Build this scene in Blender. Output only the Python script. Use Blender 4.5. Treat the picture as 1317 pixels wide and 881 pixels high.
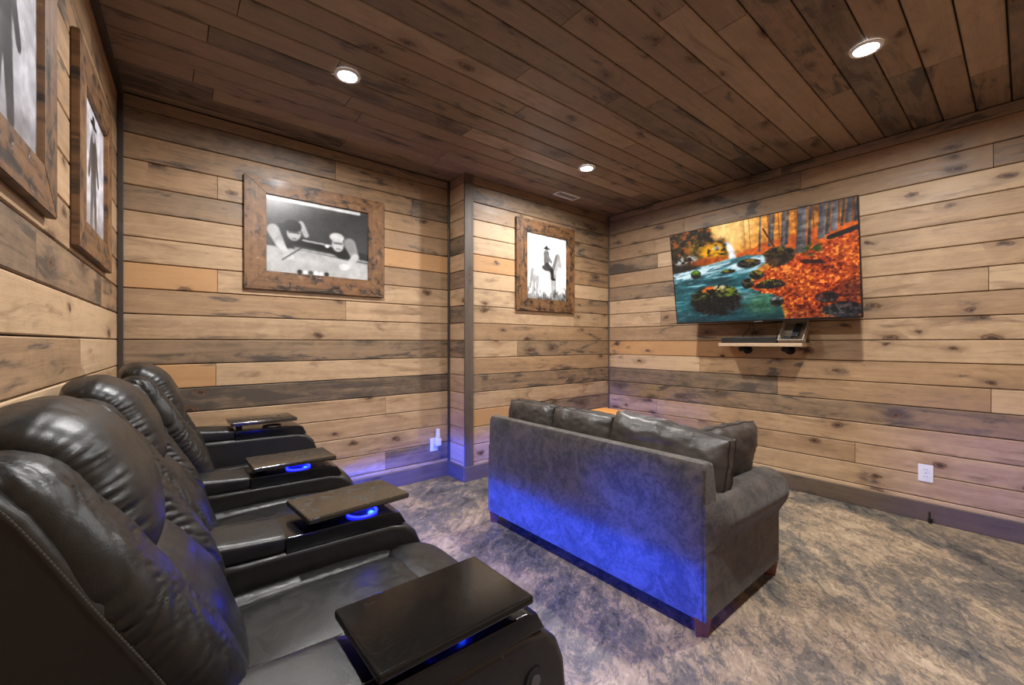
import bpy, bmesh, math, random
import numpy as np
from mathutils import Vector, Matrix, noise

for o in list(bpy.data.objects):
    bpy.data.objects.remove(o)
scene = bpy.context.scene
COL = scene.collection
S = 1.1                      # metres per layout unit
R = math.radians
random.seed(7)
rng = np.random.default_rng(11)

# ------------------------------------------------------------------ camera
cam_d = bpy.data.cameras.new('camera')
cam = bpy.data.objects.new('camera', cam_d)
COL.objects.link(cam)
cam_d.sensor_width = 36.0
cam_d.lens = 540.0 / 1317.0 * 36.0
cam_d.clip_start = 0.02
cam.location = (0, 0, 1.1 * S)
cam.rotation_euler = (R(90), 0, R(-39.21))
scene.camera = cam

# ------------------------------------------------------------------ world, exposure
w = bpy.data.worlds.new('world')
scene.world = w
w.use_nodes = True
w.node_tree.nodes['Background'].inputs[0].default_value = (0.9, 0.93, 1, 1)
w.node_tree.nodes['Background'].inputs[1].default_value = 0.05
vs = scene.view_settings
vs.view_transform = 'Standard'
vs.look = 'None'
vs.gamma = 1
vs.use_curve_mapping = False
vs.exposure = -0.15
LAMP_WATTS = 46.0            # each recessed ceiling lamp
LED_BLUE = (0.002, 0.055, 1.0)
RING_BLUE = (0.005, 0.008, 1.0)
CUP_WATTS = .7
ADDED_GLOW_WATTS = 1.3
LED_STRIP = 1600.0
LED_RING = 16.0

# ------------------------------------------------------------------ recessed ceiling lamps (light sources)
LAMPS = [((.692, 2.154), 'round recessed ceiling light above the recliners, ahead of the billiards picture'),
         ((2.458, .462), 'round recessed ceiling light in front of the wall-mounted television'),
         ((2.483, 2.134), 'round recessed ceiling light next to the small ceiling air vent'),
         ((.692, .462), 'round recessed ceiling light above the first recliner arm')]

# ------------------------------------------------------------------ node helpers
class NT:
    def __init__(s, name):
        s.m = bpy.data.materials.new(name)
        s.m.use_nodes = True
        s.t = s.m.node_tree
        s.t.nodes.clear()
        s.out = s.t.nodes.new('ShaderNodeOutputMaterial')
        s.b = s.t.nodes.new('ShaderNodeBsdfPrincipled')
        s.t.links.new(s.b.outputs[0], s.out.inputs[0])
    def n(s, kind, **kw):
        nd = s.t.nodes.new('ShaderNode' + kind)
        for k, v in kw.items():
            setattr(nd, k, v)
        return nd
    def put(s, sock, v):
        if hasattr(v, 'is_output') or isinstance(v, bpy.types.NodeSocket):
            s.t.links.new(v, sock)
        elif v is not None:
            sock.default_value = v
    def math(s, op, a, b=None, c=None, clamp=False):
        nd = s.n('Math', operation=op, use_clamp=clamp)
        s.put(nd.inputs[0], a)
        if b is not None: s.put(nd.inputs[1], b)
        if c is not None: s.put(nd.inputs[2], c)
        return nd.outputs[0]
    def mix(s, f, a, b, mode='MIX'):
        nd = s.n('Mix', data_type='RGBA', blend_type=mode)
        s.put(nd.inputs[0], f)
        s.put(nd.inputs[6], a if not isinstance(a, tuple) else (*a[:3], 1))
        s.put(nd.inputs[7], b if not isinstance(b, tuple) else (*b[:3], 1))
        return nd.outputs[2]
    def step(s, v, a, b, lo=0.0, hi=1.0):
        nd = s.n('MapRange', interpolation_type='SMOOTHSTEP')
        s.put(nd.inputs[0], v)
        nd.inputs[1].default_value = a; nd.inputs[2].default_value = b
        nd.inputs[3].default_value = lo; nd.inputs[4].default_value = hi
        return nd.outputs[0]
    def noise(s, vec, scale=5, detail=3, rough=.5, dist=0.0, lac=2.0):
        nd = s.n('TexNoise')
        s.put(nd.inputs['Vector'], vec)
        nd.inputs['Scale'].default_value = scale
        nd.inputs['Detail'].default_value = detail
        nd.inputs['Roughness'].default_value = rough
        nd.inputs['Distortion'].default_value = dist
        nd.inputs['Lacunarity'].default_value = lac
        return nd.outputs['Fac']
    def comb(s, x, y, z):
        nd = s.n('CombineXYZ')
        for i, v in enumerate((x, y, z)): s.put(nd.inputs[i], v)
        return nd.outputs[0]
    def sep(s, v):
        nd = s.n('SeparateXYZ'); s.put(nd.inputs[0], v)
        return nd.outputs
    def obj(s):
        return s.n('TexCoord').outputs['Object']
    def gen(s):
        return s.n('TexCoord').outputs['Generated']
    def bump(s, h, strength=.3, dist=.01):
        nd = s.n('Bump')
        nd.inputs['Strength'].default_value = strength
        nd.inputs['Distance'].default_value = dist
        s.put(nd.inputs['Height'], h)
        s.t.links.new(nd.outputs[0], s.b.inputs['Normal'])
    def set(s, **kw):
        names = dict(col='Base Color', rough='Roughness', metal='Metallic', spec='Specular IOR Level',
                     coat='Coat Weight', coatr='Coat Roughness', sheen='Sheen Weight', emis='Emission Color', emstr='Emission Strength')
        for k, v in kw.items():
            if isinstance(v, tuple) and len(v) == 3: v = (*v, 1)
            s.put(s.b.inputs[names[k]], v)
        return s.m

def wood(name, light, mid, dark, orange, rough=.5, knot_gain=1.0, coat=0.0, sx=2.5, sz=5.0, bumps=.25, knots=.47, blotch=0.0):
    """knotty stained board; object colour = (tone, warmth, seed)"""
    k = NT(name)
    oc = k.n('ObjectInfo').outputs['Color']
    tone, warm, seed = k.sep(oc)[0:3]
    x, y, z = k.sep(k.obj())[0:3]
    px = k.math('ADD', x, k.math('MULTIPLY', seed, 61.0))
    pz = k.math('ADD', z, k.math('MULTIPLY', seed, 23.0))
    # knots
    warp = k.noise(k.comb(px, seed, pz), 14, 2, .5)
    wz = k.math('ADD', pz, k.math('MULTIPLY', k.math('SUBTRACT', warp, .5), .05))
    wx = k.math('ADD', px, k.math('MULTIPLY', k.math('SUBTRACT', warp, .5), -.06))
    vo = k.n('TexVoronoi', voronoi_dimensions='2D', feature='F1')
    k.put(vo.inputs['Vector'], k.comb(k.math('MULTIPLY', wx, sx), k.math('MULTIPLY', wz, sz), 0.0))
    vo.inputs['Scale'].default_value = 1.0
    cr, cg, cb = k.sep(vo.outputs['Color'])[0:3]
    gate = k.math('GREATER_THAN', cr, knots)
    d = k.math('ADD', vo.outputs['Distance'], k.math('MULTIPLY', gate, 2.0))
    d = k.math('DIVIDE', d, k.math('ADD', .7, k.math('MULTIPLY', cg, 1.1)))
    halo = k.step(d, 0.0, .30, 1.0, 0.0)
    core = k.step(d, .055, .095, 1.0, 0.0)
    rings = k.step(k.math('SINE', k.math('MULTIPLY', d, 190.0)), -.6, .8)
    eye = k.step(d, .015, .05, 1.0, 0.0)
    # grain bending around knots
    gz = k.math('ADD', pz, k.math('MULTIPLY', halo, .035))
    g1 = k.noise(k.comb(k.math('MULTIPLY', px, 1.3), seed, k.math('MULTIPLY', gz, 26.0)), 1.0, 5, .6, .6)
    g2 = k.noise(k.comb(k.math('MULTIPLY', px, 7.0), seed, k.math('MULTIPLY', gz, 210.0)), 1.0, 3, .6, .2)
    sm = k.noise(k.comb(k.math('MULTIPLY', px, 2.0), seed, k.math('MULTIPLY', pz, 9.0)), 1.0, 5, .62, 1.2)
    sm2 = k.noise(k.comb(k.math('MULTIPLY', px, 8.0), seed, k.math('MULTIPLY', pz, 14.0)), 1.0, 5, .65, .8)
    t = k.math('ADD', tone, k.math('MULTIPLY', k.math('SUBTRACT', g1, .5), .60))
    t = k.math('ADD', t, k.math('MULTIPLY', k.math('SUBTRACT', g2, .5), .32))
    t = k.math('ADD', t, k.math('MULTIPLY', k.math('SUBTRACT', sm2, .5), .52))
    smudge = k.step(sm, .53, .74)
    sm_amt = k.math('MULTIPLY', smudge, k.math('SUBTRACT', .72, k.math('MULTIPLY', tone, .38)))
    t = k.math('SUBTRACT', t, sm_amt)
    t = k.math('SUBTRACT', t, k.math('MULTIPLY', k.math('MULTIPLY', halo, k.step(sm2, .3, .65)), .44 * knot_gain), clamp=True)
    if blotch:
        bn = k.noise(k.comb(px, seed, pz), 17, 5, .62, .8)
        t = k.math('SUBTRACT', t, k.math('MULTIPLY', k.step(bn, .46, .78), blotch), clamp=True)
        t = k.math('ADD', t, k.math('MULTIPLY', k.step(bn, .42, .26), .35), clamp=True)
    c1 = k.mix(k.step(t, 0.0, .5), dark, mid)
    c2 = k.mix(k.step(t, .42, 1.0), c1, light)
    c3 = k.mix(k.math('MULTIPLY', warm, k.step(t, .1, .6)), c2, orange)
    kn = k.mix(k.math('MULTIPLY', core, .80 * knot_gain), c3, k.mix(rings, (.075, .036, .018), (.19, .095, .045)))
    kn = k.mix(k.math('MULTIPLY', eye, .8 * knot_gain), kn, (.02, .012, .008))
    k.bump(k.math('SUBTRACT', k.math('ADD', g1, k.math('MULTIPLY', g2, .5)), core), bumps, .004)
    k.set(col=kn, rough=k.step(g1, .2, .8, rough - .08, rough + .12))
    if coat: k.set(coat=coat, coatr=.18)
    return k.m

M = {}
M['wall_wood'] = wood('wall_wood', (.52, .365, .222), (.255, .168, .100), (.075, .056, .042), (.50, .26, .10))
M['ceil_wood'] = wood('ceil_wood', (.37, .262, .172), (.195, .134, .088), (.060, .045, .036), (.28, .165, .085), knots=.36)
M['trim_wood'] = wood('trim_wood', (.17, .125, .09), (.095, .068, .05), (.035, .026, .021), (.15, .09, .05))
M['frame_wood'] = wood('frame_wood', (.34, .21, .11), (.135, .068, .029), (.016, .010, .007), (.24, .10, .03),
                       rough=.48, knot_gain=1.3, coat=.04, sx=7.0, sz=10.0, bumps=.5, knots=.55, blotch=.5)

def simple(name, col, rough=.5, metal=0.0, spec=.5, coat=0.0, em=None, emstr=0.0):
    k = NT(name)
    k.set(col=col, rough=rough, metal=metal, spec=spec)
    nz = k.noise(k.obj(), 60, 3)
    k.set(rough=k.step(nz, .2, .8, max(rough - .06, .02), rough + .06))
    if coat: k.set(coat=coat, coatr=.1)
    if em: k.set(emis=em, emstr=emstr)
    return k.m

M['dark_gap'] = simple('dark_gap', (.012, .009, .007), .9)
M['white_plastic'] = simple('white_plastic', (.75, .75, .74), .35)
M['black_plastic'] = simple('black_plastic', (.012, .012, .013), .35)
M['black_gloss'] = simple('black_gloss', (.006, .006, .007), .16)
M['led_blue'] = simple('led_blue', (.02, .03, .6), .4, em=RING_BLUE, emstr=LED_RING)
M['led_strip'] = simple('led_strip', (.05, .1, .8), .4, em=LED_BLUE, emstr=LED_STRIP)
M['lens'] = simple('lens', (.9, .9, .9), .4, em=(1, .99, .97), emstr=40)
M['leg_wood'] = simple('leg_wood', (.13, .028, .014), .3, coat=.4)
M['orange_wood'] = wood('orange_wood', (.75, .36, .11), (.62, .27, .07), (.4, .15, .03), (.7, .3, .08), rough=.35, knot_gain=.3)
M['shelf_wood'] = wood('shelf_wood', (.5, .36, .24), (.35, .24, .15), (.15, .1, .06), (.4, .2, .1))
M['metal_black'] = simple('metal_black', (.02, .02, .021), .4, metal=.6)
M['metal_gray'] = simple('metal_gray', (.18, .18, .18), .35, metal=.8)
M['thread'] = simple('thread', (.075, .068, .06), .7)

def leather(name, c0, c1, rough, scale=1.0, bump=.35):
    k = NT(name)
    P = k.obj()
    big = k.noise(P, 7 * scale, 4, .6, .6)
    cell = k.n('TexVoronoi', feature='DISTANCE_TO_EDGE')
    k.put(cell.inputs['Vector'], P); cell.inputs['Scale'].default_value = 420
    peb = k.step(cell.outputs['Distance'], 0, .25)
    cr = k.noise(P, 17 * scale, 6, .62, 1.6)
    crease = k.step(k.math('ABSOLUTE', k.math('SUBTRACT', cr, .5)), 0.0, .05)
    k.set(col=k.mix(k.step(big, .3, .7), c0, c1), rough=k.step(cr, .25, .75, rough - .07, rough + .1))
    k.bump(k.math('ADD', k.math('MULTIPLY', peb, .12), k.math('ADD', k.math('MULTIPLY', crease, .25), cr)), bump, .006)
    return k.m
M['leather'] = leather('leather', (.008, .0078, .0075), (.014, .0135, .0128), .36, bump=.12)
M['leather_side'] = leather('leather_side', (.009, .0082, .0076), (.014, .0125, .0112), .38, bump=.08)
M['cushion_leather'] = leather('cushion_leather', (.034, .029, .026), (.068, .059, .052), .33, bump=.2)

def suede():
    k = NT('suede')
    P = k.obj()
    a = k.noise(P, 9, 6, .7, 1.0)
    b = k.noise(P, 55, 5, .7, .6)
    t = k.math('ADD', k.math('MULTIPLY', a, .6), k.math('MULTIPLY', b, .4))
    k.set(col=k.mix(k.step(t, .38, .63), (.016, .0125, .0107), (.080, .0635, .053)), rough=.75, sheen=.15)
    k.bump(b, .25, .004)
    return k.m
M['suede'] = suede()

def tray_material(name, dust, spec, smear_rough=0.0):
    k = NT(name)
    P = k.obj()
    a = k.noise(P, 13, 3, .5, 1.6)
    line = k.step(k.math('ABSOLUTE', k.math('SUBTRACT', a, .5)), .018, .04, 1.0, 0.0)
    spot = k.step(k.noise(P, 14, 2), .47, .53)
    smear = k.math('MULTIPLY', line, spot)
    fleck = k.noise(P, 180, 2)
    r = k.math('ADD', k.step(fleck, .3, .8, .09, .14), k.math('MULTIPLY', smear, smear_rough))
    sc = k.noise(P, 75, 2, .5, 3.0)
    scr = k.math('MULTIPLY', k.step(k.math('ABSOLUTE', k.math('SUBTRACT', sc, .5)), 0, .006, 1, 0), k.step(k.noise(P, 21, 2), .66, .7))
    film = k.mix(k.step(k.noise(P, 5, 4), .3, .7), tuple(.8 * v for v in dust), dust)
    c = k.mix(smear, film, (.010, .008, .007))
    k.set(col=k.mix(scr, c, (.12, .11, .1)), rough=r, spec=spec)
    return k.m
M['tray'] = tray_material('tray_clean', (.008, .0072, .0068), .4)
M['tray_dusty'] = tray_material('tray_dusty', (.032, .025, .018), .9, .4)

def floor_mat():
    k = NT('floor_stained_concrete')
    P = k.obj()
    x, y, z = k.sep(P)[0:3]
    # flow direction roughly diagonal
    u = k.math('ADD', k.math('MULTIPLY', x, .80), k.math('MULTIPLY', y, .6))
    v = k.math('SUBTRACT', k.math('MULTIPLY', y, .80), k.math('MULTIPLY', x, .6))
    Q = k.comb(k.math('MULTIPLY', u, 1.0), k.math('MULTIPLY', v, 1.9), 0.0)
    big = k.noise(Q, 1.25, 4, .55, .8)
    med = k.noise(Q, 5.5, 10, .70, 1.0)
    fine = k.noise(Q, 24, 9, .74, 1.2)
    t = k.math('ADD', k.math('MULTIPLY', med, .55), k.math('MULTIPLY', fine, .45))
    t = k.math('ADD', t, k.math('MULTIPLY', k.math('SUBTRACT', big, .46), .5))
    c = k.mix(k.step(t, .40, .475), (.036, .034, .032), (.125, .108, .088))
    c = k.mix(k.step(t, .50, .56), c, (.28, .21, .138))
    c = k.mix(k.step(t, .57, .66), c, (.44, .338, .23))
    vein = k.step(k.math('ABSOLUTE', k.math('SUBTRACT', k.noise(Q, 2.6, 7, .62, 1.0), .5)), 0.0, .014, 1.0, 0.0)
    c = k.mix(k.math('MULTIPLY', vein, .55), c, (.035, .031, .03))
    c = k.mix(.10, c, k.mix(k.step(big, .35, .65), (.12, .13, .14), (.36, .25, .16)))
    k.set(col=c, rough=k.step(fine, .3, .7, .42, .62))
    k.bump(k.math('ADD', t, k.math('MULTIPLY', vein, -.3)), .35, .006)
    return k.m
M['floor'] = floor_mat()

def print_mat(name, rough=.35, emit=0.0):
    k = NT(name)
    at = k.n('Attribute', attribute_name='Col')
    c = at.outputs['Color']
    if emit:
        k.set(col=(.01, .01, .01), rough=rough, emis=c, emstr=emit)
    else:
        k.set(col=c, rough=rough)
    return k.m
M['photo_print'] = print_mat('photo_print', .3)
M['screen'] = print_mat('screen', .25, 1.2)

# ------------------------------------------------------------------ mesh helpers
class MB:
    def __init__(s): s.bm = bmesh.new()
    def _merge(s, bm2):
        me = bpy.data.meshes.new('tmp'); bm2.to_mesh(me); bm2.free()
        s.bm.from_mesh(me); bpy.data.meshes.remove(me)
    def box(s, c, size, bev=0.0, seg=2, rot=None):
        b = bmesh.new(); bmesh.ops.create_cube(b, size=1)
        for v in b.verts: v.co = Vector((v.co.x * size[0], v.co.y * size[1], v.co.z * size[2]))
        if bev: bmesh.ops.bevel(b, geom=b.edges[:], offset=bev, segments=seg, affect='EDGES', profile=.5)
        Mx = Matrix.Translation(c)
        if rot is not None: Mx = Mx @ rot.to_4x4()
        bmesh.ops.transform(b, matrix=Mx, verts=b.verts[:]); s._merge(b); return s
    def cyl(s, p0, p1, r0, r1=None, n=20, bev=0.0):
        r1 = r0 if r1 is None else r1
        p0, p1 = Vector(p0), Vector(p1); d = p1 - p0
        b = bmesh.new(); bmesh.ops.create_cone(b, cap_ends=True, segments=n, radius1=r0, radius2=r1, depth=d.length)
        if bev:
            es = [e for e in b.edges if any(len(f.verts) > 4 for f in e.link_faces)]
            bmesh.ops.bevel(b, geom=es, offset=bev, segments=2, affect='EDGES')
        q = Vector((0, 0, 1)).rotation_difference(d.normalized())
        bmesh.ops.transform(b, matrix=Matrix.Translation((p0 + p1) / 2) @ q.to_matrix().to_4x4(), verts=b.verts[:])
        s._merge(b); return s
    def tube(s, pts, r, n=8, closed=False):
        pts = [Vector(p) for p in pts]; N = len(pts); rings = []
        for i, p in enumerate(pts):
            a = pts[(i - 1) % N] if (closed or i > 0) else p
            c = pts[(i + 1) % N] if (closed or i < N - 1) else p
            t = (c - a).normalized()
            up = Vector((0, 0, 1)) if abs(t.z) < .95 else Vector((1, 0, 0))
            n1 = t.cross(up).normalized(); n2 = n1.cross(t)
            rings.append([s.bm.verts.new(p + (n1 * math.cos(2 * math.pi * j / n) + n2 * math.sin(2 * math.pi * j / n)) * r) for j in range(n)])
        for i in range(N if closed else N - 1):
            A, B = rings[i], rings[(i + 1) % N]
            for j in range(n):
                s.bm.faces.new((A[j], A[(j + 1) % n], B[(j + 1) % n], B[j]))
        if not closed:
            s.bm.faces.new(rings[0]); s.bm.faces.new(rings[-1][::-1])
        return s
    def extr(s, prof, y0, y1, bev=0.0, seg=2):
        """polygon in XZ extruded along Y"""
        b = bmesh.new()
        A = [b.verts.new((x, y0, z)) for x, z in prof]
        B = [b.verts.new((x, y1, z)) for x, z in prof]
        n = len(prof)
        for i in range(n): b.faces.new((A[i], A[(i + 1) % n], B[(i + 1) % n], B[i]))
        f0 = b.faces.new(A[::-1]); f1 = b.faces.new(B)
        bmesh.ops.recalc_face_normals(b, faces=b.faces[:])
        if bev:
            es = list(f0.edges) + list(f1.edges)
            bmesh.ops.bevel(b, geom=es, offset=bev, segments=seg, affect='EDGES', profile=.5)
        s._merge(b); return s
    def sweep(s, spine, thick, width, yc=0.0, nu=40, nv=60, m=3.0, q=6.0, wr=None, bow=0.0):
        """puffy pillow swept along a spine in XZ; thick / width = half sizes along spine"""
        sp = resample(spine, nv); T = interp(thick, nv); W = interp(width, nv)
        rings = []
        for i in range(nv):
            t = i / (nv - 1)
            e = max(1 - abs(2 * t - 1) ** q, 0) ** (1 / q) if 0 < i < nv - 1 else .03
            e = max(e, .03)
            a = sp[max(i - 1, 0)]; c = sp[min(i + 1, nv - 1)]
            tx, tz = c[0] - a[0], c[1] - a[1]; L = math.hypot(tx, tz) or 1
            nx, nz = tz / L, -tx / L            # normal
            ring = []
            for j in range(nu):
                th = 2 * math.pi * j / nu
                cy = math.copysign(abs(math.cos(th)) ** (2 / m), math.cos(th))
                cn = math.copysign(abs(math.sin(th)) ** (2 / m), math.sin(th))
                k = 1.0
                p = Vector((sp[i][0] + nx * cn * T[i] * e, yc + cy * W[i] * (e if q < 20 else 1) * (1 + bow * math.sin(math.pi * t)), sp[i][1] + nz * cn * T[i] * e))
                if wr:
                    d = Vector((nx * math.sin(th), math.cos(th), nz * math.sin(th)))
                    p += d * wr(t, cy, cn, p) * min(1, e * 1.2)
                ring.append(s.bm.verts.new(p))
            rings.append(ring)
        for i in range(nv - 1):
            for j in range(nu):
                s.bm.faces.new((rings[i][j], rings[i][(j + 1) % nu], rings[i + 1][(j + 1) % nu], rings[i + 1][j]))
        s.bm.faces.new(rings[0][::-1]); s.bm.faces.new(rings[-1])
        return s
    def mesh(s, name, mat, smooth=None):
        bmesh.ops.recalc_face_normals(s.bm, faces=s.bm.faces[:])
        for v in s.bm.verts: v.co *= S
        me = bpy.data.meshes.new(name); s.bm.to_mesh(me); s.bm.free()
        me.materials.append(M[mat] if isinstance(mat, str) else mat)
        if smooth is not None:
            me.shade_smooth()
            me.set_sharp_from_angle(angle=R(smooth))
        return me
    def build(s, name, mat, parent=None, loc=(0, 0, 0), rot=(0, 0, 0), smooth=None, color=None):
        o = link(name, s.mesh(name, mat, smooth), parent, loc, rot, color)
        if smooth is not None and smooth <= 50:
            wn = o.modifiers.new('weighted_normal', 'WEIGHTED_NORMAL'); wn.keep_sharp = True
        return o

def link(name, data, parent=None, loc=(0, 0, 0), rot=(0, 0, 0), color=None):
    o = bpy.data.objects.new(name, data); COL.objects.link(o)
    o.location = Vector(loc) * S; o.rotation_euler = rot
    o.parent = parent
    if color: o.color = (*color, 1)
    return o

def resample(pts, n):
    pts = [Vector((p[0], 0, p[1])) for p in pts]
    dense = []
    P = [pts[0] * 2 - pts[1]] + pts + [pts[-1] * 2 - pts[-2]]
    for i in range(1, len(P) - 2):
        for k in range(24):
            t = k / 24
            a, b, c, d = P[i - 1], P[i], P[i + 1], P[i + 2]
            dense.append(.5 * ((2 * b) + (c - a) * t + (2 * a - 5 * b + 4 * c - d) * t * t + (3 * b - a - 3 * c + d) * t ** 3))
    dense.append(pts[-1])
    acc = [0]
    for i in range(1, len(dense)): acc.append(acc[-1] + (dense[i] - dense[i - 1]).length)
    out = []; j = 0
    for i in range(n):
        # denser sampling towards both ends so the ends round off
        u = i / (n - 1); u = .5 - .5 * math.cos(math.pi * u) if False else u
        L = u * acc[-1]
        while j < len(acc) - 2 and acc[j + 1] < L: j += 1
        f = (L - acc[j]) / max(acc[j + 1] - acc[j], 1e-9)
        p = dense[j].lerp(dense[j + 1], f); out.append((p.x, p.z))
    return out

def interp(v, n):
    if not isinstance(v, (list, tuple)): v = [v, v]
    out = []
    for i in range(n):
        u = i / (n - 1) * (len(v) - 1); a = min(int(u), len(v) - 2); f = u - a
        f = f * f * (3 - 2 * f)
        out.append(v[a] * (1 - f) + v[a + 1] * f)
    return out

def tag(o, label=None, cat=None, group=None, kind=None):
    if label: o['label'] = label
    if cat: o['category'] = cat
    if group: o['group'] = group
    if kind: o['kind'] = kind
    return o

def empty(name, loc, rot=(0, 0, 0), **kw):
    o = bpy.data.objects.new(name, None); COL.objects.link(o)
    o.empty_display_size = .1
    o.location = Vector(loc) * S; o.rotation_euler = rot
    return tag(o, **kw)

# ------------------------------------------------------------------ room shell
H = 2.44; XR = 3.62; YB = 3.05; YF = 2.81; XS = 1.808; YN = -.45
LANG = math.atan(.0318)
def left_x(y): return -.311 + .0318 * y
PT = .016                 # plank thickness
ROW = .1395

def setting(name, mb, mat):
    return tag(mb.build(name, mat), kind='structure')

floor = setting('floor', MB().box(((XR - .6) / 2, (YB + YN) / 2, -.05), (XR + 1.3, YB - YN + .5, .1)), 'floor')
ceiling = setting('ceiling', MB().box(((XR - .6) / 2, (YB + YN) / 2, H + PT + .05), (XR + 1.3, YB - YN + .5, .1)), 'dark_gap')
wall_back = setting('wall_back', MB().box(((XS + left_x(YB)) / 2 , YB + PT + .05, H / 2), (XS - left_x(YB) + .3, .1, H)), 'dark_gap')
wall_bump = setting('wall_bump', MB().box(((XS + XR) / 2 + PT / 2, (YF + YB) / 2 + PT + .02, H / 2), (XR - XS - PT, YB - YF + .04, H)), 'dark_gap')
wall_right = setting('wall_right', MB().box((XR + PT + .05, (YB + YN) / 2, H / 2), (.1, YB - YN + .2, H)), 'dark_gap')
wall_near = setting('wall_near', MB().box(((XR - .4) / 2, YN - PT - .05, H / 2), (XR + 1.0, .1, H)), 'dark_gap')
lw = MB(); yl = (YB + YN) / 2
lw.box((left_x(yl) - PT - .05, yl, H / 2), (.1, YB - YN + .2, H), rot=Matrix.Rotation(-LANG, 3, 'Z'))
wall_left = setting('wall_left', lw, 'dark_gap')

plank_cache = {}
def plank_mesh(L, W, T=PT, ch=.0035, gap=.0022, mat='wall_wood'):
    key = (round(L, 4), round(W, 4), T, mat)
    if key in plank_cache: return plank_cache[key]
    bm = bmesh.new()
    l, h = L / 2 - gap * .4, W / 2 - gap
    def ring(y, dl, dh): return [bm.verts.new((sx * (l - dl), y, sz * (h - dh))) for sx, sz in ((-1, -1), (1, -1), (1, 1), (-1, 1))]
    a, b, c = ring(0, ch * .15, ch), ring(ch, 0, 0), ring(T, 0, 0)
    for p, q in ((a, b), (b, c)):
        for i in range(4): bm.faces.new((p[i], p[(i + 1) % 4], q[(i + 1) % 4], q[i]))
    bm.faces.new(a[::-1]); bm.faces.new(c)
    mb = MB(); mb.bm.free(); mb.bm = bm
    me = mb.mesh('plank', mat)
    plank_cache[key] = me
    return me

TONES = {'L': (.86, .10), 'T': (.74, .18), 'M': (.52, .25), 'D': (.34, .12), 'G': (.24, .02), 'O': (.70, .75), 'B': (.42, .45)}
def tone_col(code):
    t, wm = TONES[code]
    return (min(1, max(0, t + random.uniform(-.07, .07))), max(0, wm + random.uniform(-.06, .06)), random.random())

def rand_code(): return random.choice('LLTTTTMMMDDGB')

def wall_rows(parent, P0, P1, rot, layout=None, mat='wall_wood', minseg=.7, maxseg=2.4):
    """planks between P0 and P1 (left to right as seen from the room), bottom to top"""
    d = Vector((P1[0] - P0[0], P1[1] - P0[1], 0)); L = d.length; u = d / L
    nrm = Vector((u.y, -u.x, 0))     # towards the room
    n = int(H / ROW) + 1
    for r in range(n):
        z0 = r * ROW; z1 = min(z0 + ROW, H)
        if r == 0: z1 = ROW
        segs = None
        if layout and r in layout: segs = layout[r]
        else:
            segs = []; a = 0
            first = random.uniform(.25, 1) * maxseg
            while a < L - .01:
                b = a + (first if a == 0 else random.uniform(minseg, maxseg))
                if L - b < .3: b = L
                segs.append((b / L, rand_code())); a = b
        a = 0
        for fb, code in segs:
            b = min(fb, 1.0) * L
            me = plank_mesh(b - a, z1 - z0, mat=mat)
            c = Vector((P0[0], P0[1], 0)) + u * ((a + b) / 2) + Vector((0, 0, (z0 + z1) / 2))
            link('plank', me, parent, c, (0, 0, rot), tone_col(code))
            a = b

XL = left_x(YB)
def bf(px):      # pixel column on the back wall -> fraction along that wall
    t = (px - 658.5) / 540; X = YB * (.632 + .775 * t) / (.775 - .632 * t)
    return (X - XL) / (XS - XL)
wall_rows(wall_back, (XL, YB), (XS, YB), 0, {
    17: [(1, 'D')], 16: [(.55, 'D'), (1, 'M')], 15: [(bf(530), 'B'), (1, 'D')], 14: [(bf(280), 'M'), (bf(420), 'T'), (1, 'M')], 13: [(bf(400), 'D'), (1, 'M')],
    12: [(bf(440), 'T'), (1, 'O')], 11: [(bf(400), 'T'), (1, 'M')], 10: [(bf(280), 'O'), (1, 'T')], 9: [(bf(445), 'M'), (1, 'T')],
    8: [(1, 'T')], 7: [(1, 'D')], 6: [(bf(278), 'O'), (1, 'T')], 5: [(1, 'G')], 4: [(bf(496), 'T'), (1, 'T')],
    3: [(1, 'T')], 2: [(1, 'T')], 1: [(bf(496), 'T'), (1, 'D')], 0: [(1, 'T')]})
wall_rows(wall_bump, (XS, YF), (XR, YF), 0, {
    17: [(1, 'D')], 16: [(1, 'D')], 15: [(.4, 'M'), (1, 'D')], 14: [(.45, 'L'), (1, 'D')], 13: [(.6, 'L'), (1, 'M')], 12: [(.5, 'O'), (1, 'B')],
    11: [(1, 'L')], 10: [(.5, 'L'), (1, 'M')], 9: [(.7, 'T'), (1, 'T')], 8: [(1, 'M')], 7: [(.3, 'T'), (1, 'D')],
    6: [(1, 'M')], 5: [(1, 'D')], 4: [(1, 'T')], 3: [(.3, 'O'), (1, 'D')], 2: [(1, 'T')], 1: [(1, 'T')], 0: [(1, 'T')]})
wall_rows(wall_bump, (XS, YB), (XS, YF), R(-90))
def rf(px):
    t = (px - 658.5) / 540; Y = XR * (.775 - .632 * t) / (.632 + .775 * t)
    return (YF - Y) / (YF - YN)
wall_rows(wall_right, (XR, YF), (XR, YN), R(-90), {
    17: [(.5, 'D'), (1, 'D')], 16: [(rf(1030), 'D'), (1, 'M')], 15: [(rf(880), 'M'), (rf(1278), 'M'), (1, 'D')], 14: [(rf(842), 'M'), (rf(1040), 'M'), (1, 'L')],
    13: [(rf(846), 'D'), (rf(1030), 'T'), (1, 'T')], 12: [(rf(1000), 'M'), (1, 'T')], 11: [(rf(930), 'D'), (1, 'T')], 10: [(rf(1000), 'T'), (rf(1272), 'T'), (1, 'L')],
    9: [(rf(850), 'T'), (1, 'M')], 8: [(rf(1000), 'M'), (1, 'L')], 7: [(rf(960), 'O'), (1, 'T')], 6: [(rf(900), 'L'), (1, 'M')],
    5: [(rf(1000), 'G'), (rf(1275), 'M'), (1, 'L')], 4: [(1, 'D')], 3: [(rf(845), 'T'), (1, 'T')], 2: [(rf(1100), 'M'), (1, 'T')], 1: [(1, 'T')], 0: [(1, 'L')]})
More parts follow.
